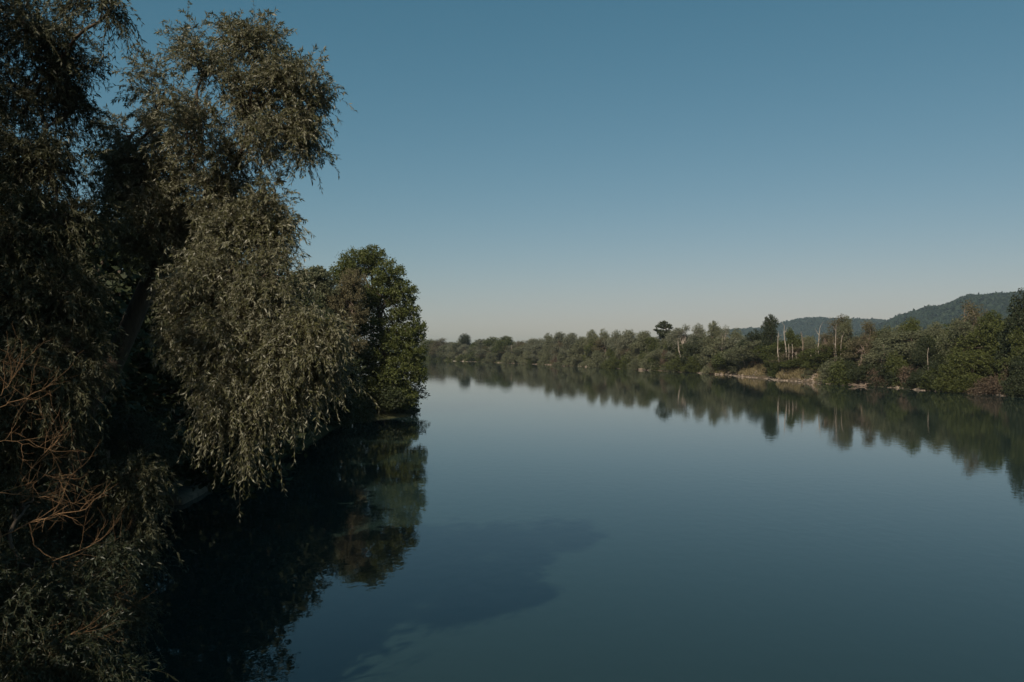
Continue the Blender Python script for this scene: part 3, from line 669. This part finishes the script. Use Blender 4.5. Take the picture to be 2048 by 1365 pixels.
# ------------------------------------------------------------------ near willows: shoots with narrow leaves
def willow(name, label, base, fork, lobes, leafm, barkm, seed, tr=0.3, leafL=0.078, group=None, per=27, more=1.0):
    r = np.random.default_rng(seed)
    base = np.array([base[0], base[1], max(gz(*base), 0.0) - 0.2]); fork = np.asarray(fork, float)
    T = Tubes(); Sh = []
    trunk = wob(base, fork, 9, 0.03, r=r); T.add(trunk, np.linspace(tr * 1.3, tr * 0.8, 9), 10)
    cen = np.array([l[0] for l in lobes])
    order = np.argsort(np.linalg.norm(cen - fork, axis=1)); nodes_ = [(p, tr * 0.7) for p in trunk[5:]]
    V = []; Q = []; nv = 0
    for oi in order:
        c, rd, ns, droop = lobes[oi]
        ns = int(ns * more)
        c = np.asarray(c)
        ds = [np.linalg.norm(p - c) + 0.25 * np.linalg.norm(p - fork) + 0.8 * max(0, p[2] - c[2] - 1.5) for p, _ in nodes_]
        s, sr = nodes_[int(np.argmin(ds))]
        lr = max(0.03, sr * 0.62)
        limb = wob(s, c, 8, 0.05, 0.08, r=r); T.add(limb, np.linspace(lr, lr * 0.45, 8), 7)
        nodes_ += [(p, lr * (1 - 0.06 * k)) for k, p in enumerate(limb[2:])]
        nb = max(6, ns // 22)
        sub = c + unit(r.normal(size=(nb, 3))) * rd * (r.uniform(0.25, 0.85, (nb, 1)))
        for sb in sub:
            T.add(wob(limb[r.integers(4, 8)], sb, 5, 0.07, 0.05, r=r), np.linspace(lr * 0.28 + 0.004, 0.006, 5), 5)
        k = r.integers(0, nb, ns)
        p0 = sub[k] + r.normal(size=(ns, 3)) * rd * 0.16
        outw = unit(p0 - c + r.normal(size=(ns, 3)) * rd * 0.5)
        droop = 0.46 * droop
        d0 = unit(outw + r.normal(size=(ns, 3)) * 0.35 + np.array([0, 0, 0.35]) * (1 - droop) - np.array([0, 0, 0.3]) * droop)
        Ls = r.uniform(0.22, 0.62, ns) * (1 + 1.1 * droop ** 2) * np.where(r.uniform(size=ns) < 0.06, 1.7, 1)
        t = np.linspace(0, 1, per)[None, :, None]
        gsag = np.array([0, 0, -1.0]) * (0.12 + 0.7 * droop)
        cur = lambda t_: p0[:, None] + d0[:, None] * Ls[:, None, None] * t_ * (1 - 0.35 * t_) + gsag * Ls[:, None, None] * t_ ** 2
        pts = cur(t + r.uniform(-0.02, 0.02, (ns, per, 1)))
        tan = unit(d0[:, None] * (1 - 0.7 * t) + 2 * gsag * t)
        ld = unit(tan * 0.75 + unit(r.normal(size=(ns, per, 3))) * 0.75 + np.array([0, 0, -0.22]))
        LL = leafL * r.uniform(0.55, 1.25, (ns, per)) * (0.75 + 0.35 * t[..., 0])
        msk = (r.uniform(size=(ns, per)) > 0.12)
        v, q = leaves(pts[msk], ld[msk], LL[msk], LL[msk] * r.uniform(0.17, 0.26, msk.sum()), r)
        V.append(v); Q.append(q + nv); nv += len(v)
        # stems of shoots: thin flat ribbons in two crossed planes (triangular tubes)
        tt = np.linspace(0, 1, 5)[None, :, None]; sp = cur(tt)
        Sh.append(sp)
    crown = mesh('foliage', np.concatenate(V) - base, np.concatenate(Q), M[leafm])
    sp = np.concatenate(Sh); ns = len(sp); ang3 = np.array([0, 2.09, 4.19])
    rad_ = np.linspace(0.0030, 0.0012, 5)[None, :, None, None]
    a = np.stack([np.cos(ang3), np.sin(ang3), np.zeros(3)], -1)[None, None]
    v = (sp[:, :, None] + a * rad_).reshape(-1, 3)
    i0 = (np.arange(ns) * 15)[:, None, None]; kk = np.arange(4)[None, :, None] * 3; jj = np.arange(3)[None, None, :]
    q = np.stack([i0 + kk + jj, i0 + kk + (jj + 1) % 3, i0 + kk + 3 + (jj + 1) % 3, i0 + kk + 3 + jj], -1).reshape(-1, 4)
    o = thing(name, label, 'tree', tuple(base), group)
    T.v = [x - base for x in T.v]
    link('trunk', T.build('trunk', M[barkm]), o); link('foliage', crown, o)
    link('shoots', mesh('shoots', v - base, q, M['shoot']), o)
    return o
def wl(x, y, D, rx, ry, n, droop=0.3, rd=None):
    k = D / FPX; return (P(x, y, D), np.array([rx * k, rd or rx * k * 1.1, ry * k]), n, droop)
A = [wl(530, 405, 13, 48, 48, 110, .2), wl(545, 445, 12.9, 45, 40, 120, .3), wl(300, 430, 13.6, 85, 80, 480, .3), wl(265, 330, 13.8, 70, 70, 320, .2), wl(655, 680, 12, 36, 36, 130, .6), wl(330, 180, 14, 90, 75, 190, .05), wl(262, 265, 14.4, 60, 70, 170, .1), wl(425, 125, 13.6, 90, 70, 280, 0), wl(515, 98, 13.3, 80, 60, 290, .05), wl(592, 165, 13, 70, 60, 320, .2),
     wl(500, 200, 13.1, 100, 80, 400, .2), wl(400, 255, 13.5, 100, 70, 360, .1), wl(570, 262, 12.9, 75, 60, 300, .35), wl(320, 340, 14, 90, 80, 400, .2), wl(490, 310, 13.3, 75, 50, 220, .35), wl(618, 215, 12.9, 42, 60, 160, .35), wl(480, 72, 13.4, 55, 26, 80, 0), wl(610, 290, 12.8, 40, 45, 90, .5),
     wl(420, 395, 13.6, 90, 60, 560, .4), wl(500, 460, 13.1, 70, 55, 460, .5), wl(350, 460, 14, 85, 70, 560, .5), wl(250, 380, 14.2, 70, 70, 400, .5), wl(550, 480, 12.9, 45, 50, 200, .5),
     wl(450, 560, 12.9, 100, 75, 700, .6), wl(538, 580, 12.4, 62, 66, 480, .6), wl(605, 668, 12.1, 62, 56, 480, .7), wl(485, 680, 12.4, 105, 85, 900, .7), wl(570, 745, 12.1, 75, 65, 620, .8),
     wl(405, 650, 12.9, 65, 75, 460, .7), wl(480, 775, 12.1, 70, 50, 460, .9), wl(540, 800, 12, 45, 36, 190, .9), wl(430, 740, 12.4, 40, 55, 220, .8), wl(450, 840, 12, 24, 36, 70, 1), wl(495, 862, 12, 18, 40, 60, 1), wl(590, 800, 12, 20, 30, 40, 1), wl(415, 830, 12.2, 14, 36, 30, 1),
     wl(640, 715, 12, 35, 40, 180, .8), wl(390, 560, 13.2, 60, 60, 380, .6)]
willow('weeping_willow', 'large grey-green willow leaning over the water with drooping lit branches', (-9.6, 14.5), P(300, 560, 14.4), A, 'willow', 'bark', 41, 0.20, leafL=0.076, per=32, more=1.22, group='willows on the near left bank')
B = [wl(40, 40, 12, 105, 80, 620, .3), wl(110, 130, 12.3, 70, 60, 400, .3), wl(30, 170, 12.2, 80, 80, 460, .4), wl(140, 215, 12.6, 45, 45, 240, .3), wl(185, -5, 11, 45, 25, 130, .7), wl(215, 25, 10.9, 16, 22, 40, .9), wl(-80, 250, 11.5, 90, 120, 400, .4),
     wl(70, 320, 11.8, 95, 85, 680, .5), wl(20, 450, 11.3, 95, 90, 640, .6), wl(125, 450, 11.7, 75, 70, 520, .6), wl(60, 590, 11.2, 95, 85, 660, .7), wl(145, 590, 11.4, 60, 65, 400, .7),
     wl(60, 730, 10.9, 95, 75, 600, .8), wl(150, 700, 11.1, 55, 75, 380, .8), wl(100, 800, 10.9, 75, 50, 320, .9), wl(-60, 600, 11, 90, 150, 500, .6), wl(30, 880, 10.8, 60, 50, 220, .9), wl(110, 900, 11, 50, 50, 160, .9)]
willow('weeping_willow', 'shaded dark willow filling the left edge of the photo', (-9.3, 10.0), P(-40, 700, 11.6), B, 'willow_shade', 'bark', 42, 0.18, group='willows on the near left bank')
E = [wl(290, 950, 11.5, 32, 42, 150, .9), wl(270, 1015, 11.4, 34, 42, 190, .9), wl(280, 1080, 11.3, 24, 34, 110, 1), wl(235, 960, 11.6, 40, 50, 160, .8)]
willow('willow_sapling', 'hanging spray of willow leaves above the dark water by the bare twigs', (-7.3, 12.0), P(215, 900, 11.8), E, 'willow_shade', 'bark', 43, 0.06)
F = [wl(40, 1130, 8.9, 75, 45, 300, .4), wl(120, 1200, 8.6, 80, 45, 320, .4), wl(30, 1230, 8.2, 75, 55, 340, .4), wl(170, 1290, 8.4, 60, 45, 300, .4), wl(70, 1320, 8.0, 90, 60, 440, .4), wl(200, 1350, 8.2, 55, 40, 220, .5), wl(120, 1400, 8.0, 110, 50, 300, .4), wl(-60, 1250, 8.0, 60, 120, 300, .4),
     wl(220, 1130, 9.4, 60, 45, 170, .4), wl(60, 1010, 9.6, 70, 40, 120, .5)]
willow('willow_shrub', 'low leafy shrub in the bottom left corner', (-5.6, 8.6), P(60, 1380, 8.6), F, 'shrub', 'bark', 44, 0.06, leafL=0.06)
# undergrowth below the willows
G = [wl(200, 1000, 13, 120, 60, 500, .5), wl(280, 890, 16, 90, 55, 400, .5), wl(240, 1110, 12, 90, 60, 420, .4), wl(250, 1230, 11, 50, 55, 260, .4), wl(120, 1060, 11.5, 90, 60, 360, .4), wl(270, 870, 15, 80, 60, 360, .5)]
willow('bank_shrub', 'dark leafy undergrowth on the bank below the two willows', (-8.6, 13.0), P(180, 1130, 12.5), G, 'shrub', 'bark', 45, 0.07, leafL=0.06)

# bare orange-brown twigs at the lower left
def bare_bush():
    r = np.random.default_rng(77); T = Tubes()
    base = np.array([-5.9, 7.2, gz(-5.9, 7.2)])
    def px(pts, D): return np.array([P(x, y, D + k * 0.12) for k, (x, y) in enumerate(pts)])
    def smooth(p, n=4):
        t = np.linspace(0, len(p) - 1, (len(p) - 1) * n + 1); return np.stack([np.interp(t, np.arange(len(p)), p[:, i]) for i in range(3)], 1) + r.normal(0, 0.006, (len(t), 3))
    def grow(s, d, L, rad, depth):
        n = 6; p = [s]; dd = d.copy()
        for k in range(n):
            dd = unit(dd + r.normal(0, 0.15, 3) + np.array([0, 0, 0.04])); p.append(p[-1] + dd * L / n)
        p = np.array(p); T.add(p, np.linspace(rad, rad * 0.45, n + 1), 5)
        if depth > 0:
            for _ in range(r.integers(3, 6)):
                k = r.integers(1, n + 1); nd = unit(dd + r.normal(0, 0.75, 3)); nd[1] *= 0.7
                grow(p[k], unit(nd), L * r.uniform(0.4, 0.7), rad * 0.5, depth - 1)
    mains = [([(-60, 1120), (0, 1075), (60, 1045), (120, 1028), (175, 1018)], 8.4, .016), ([(60, 1045), (72, 1090), (110, 1122), (180, 1092), (200, 1078)], 8.6, .012),
             ([(-40, 960), (0, 985), (40, 972), (80, 915), (118, 880)], 8.8, .012), ([(65, 935), (100, 955), (135, 955)], 8.9, .009), ([(-50, 860), (0, 815), (40, 800), (85, 780)], 8.3, .012),
             ([(-50, 800), (0, 790), (30, 752)], 8.0, .010), ([(0, 985), (40, 990), (90, 993), (130, 1010)], 8.5, .009), ([(105, 1125), (104, 1150), (70, 1160), (62, 1180)], 8.7, .010),
             ([(110, 1122), (150, 1150), (190, 1188), (240, 1180), (270, 1150)], 8.8, .009), ([(60, 1160), (74, 1195), (78, 1230)], 8.7, .008), ([(-40, 1280), (30, 1270), (90, 1245)], 8.0, .009),
             ([(125, 1330), (126, 1280), (150, 1262), (200, 1270)], 8.0, .008), ([(-50, 900), (10, 880), (60, 890), (100, 900)], 8.2, .008)]
    for pts, D, rad in mains:
        p = smooth(px(pts, D)); rad *= 0.55; T.add(p, np.linspace(rad, rad * 0.5, len(p)), 7)
        for _ in range(9):
            k = r.integers(len(p) // 3, len(p)); d = unit(p[k] - p[k - 1]); nd = unit(d + r.normal(0, 0.7, 3))
            grow(p[k], nd, r.uniform(0.2, 0.5), max(rad * 0.4, 0.0022), 1)
    # stems off the frame's side that carry the branches
    for pts, D, rad in mains:
        if pts[0][0] < -30: T.add(wob(base, P(*pts[0], D), 8, 0.06, r=r), np.linspace(0.03, rad, 8), 7)
    T.add(wob(base, P(100, 1130, 8.7), 6, 0.05, r=r), np.linspace(0.02, 0.01, 6), 6)
    T.add(wob(base, P(125, 1330, 8.0), 6, 0.05, r=r), np.linspace(0.02, 0.008, 6), 6)
    T.v = [x - base for x in T.v]
    o = thing('bare_bush', 'leafless bush of orange-brown twigs at the lower left edge', 'bush', tuple(base)); link('branches', T.build('branches', M['bark_warm']), o)
bare_bush()

# ------------------------------------------------------------------ haze
import bmesh
bm = bmesh.new(); bmesh.ops.create_cube(bm, size=1)
me = bpy.data.meshes.new('haze'); bm.to_mesh(me); bm.free()
hzm = bpy.data.materials.new('haze'); hzm.use_nodes = True; t = hzm.node_tree
t.nodes.remove(t.nodes['Principled BSDF']); pv = t.nodes.new('ShaderNodeVolumePrincipled')
pv.inputs['Color'].default_value = (0.64, 0.82, 0.96, 1); pv.inputs['Density'].default_value = 0.00010; pv.inputs['Anisotropy'].default_value = 0.0
t.links.new(pv.outputs[0], t.nodes['Material Output'].inputs['Volume']); me.materials.append(hzm)
hb = link('haze', me); hb.scale = (7200, 7200, 190); hb.location = (0, 0, 190 / 2 - 3.5); tag(hb, kind='stuff')
hb['label'] = 'faint blue haze over the river valley'
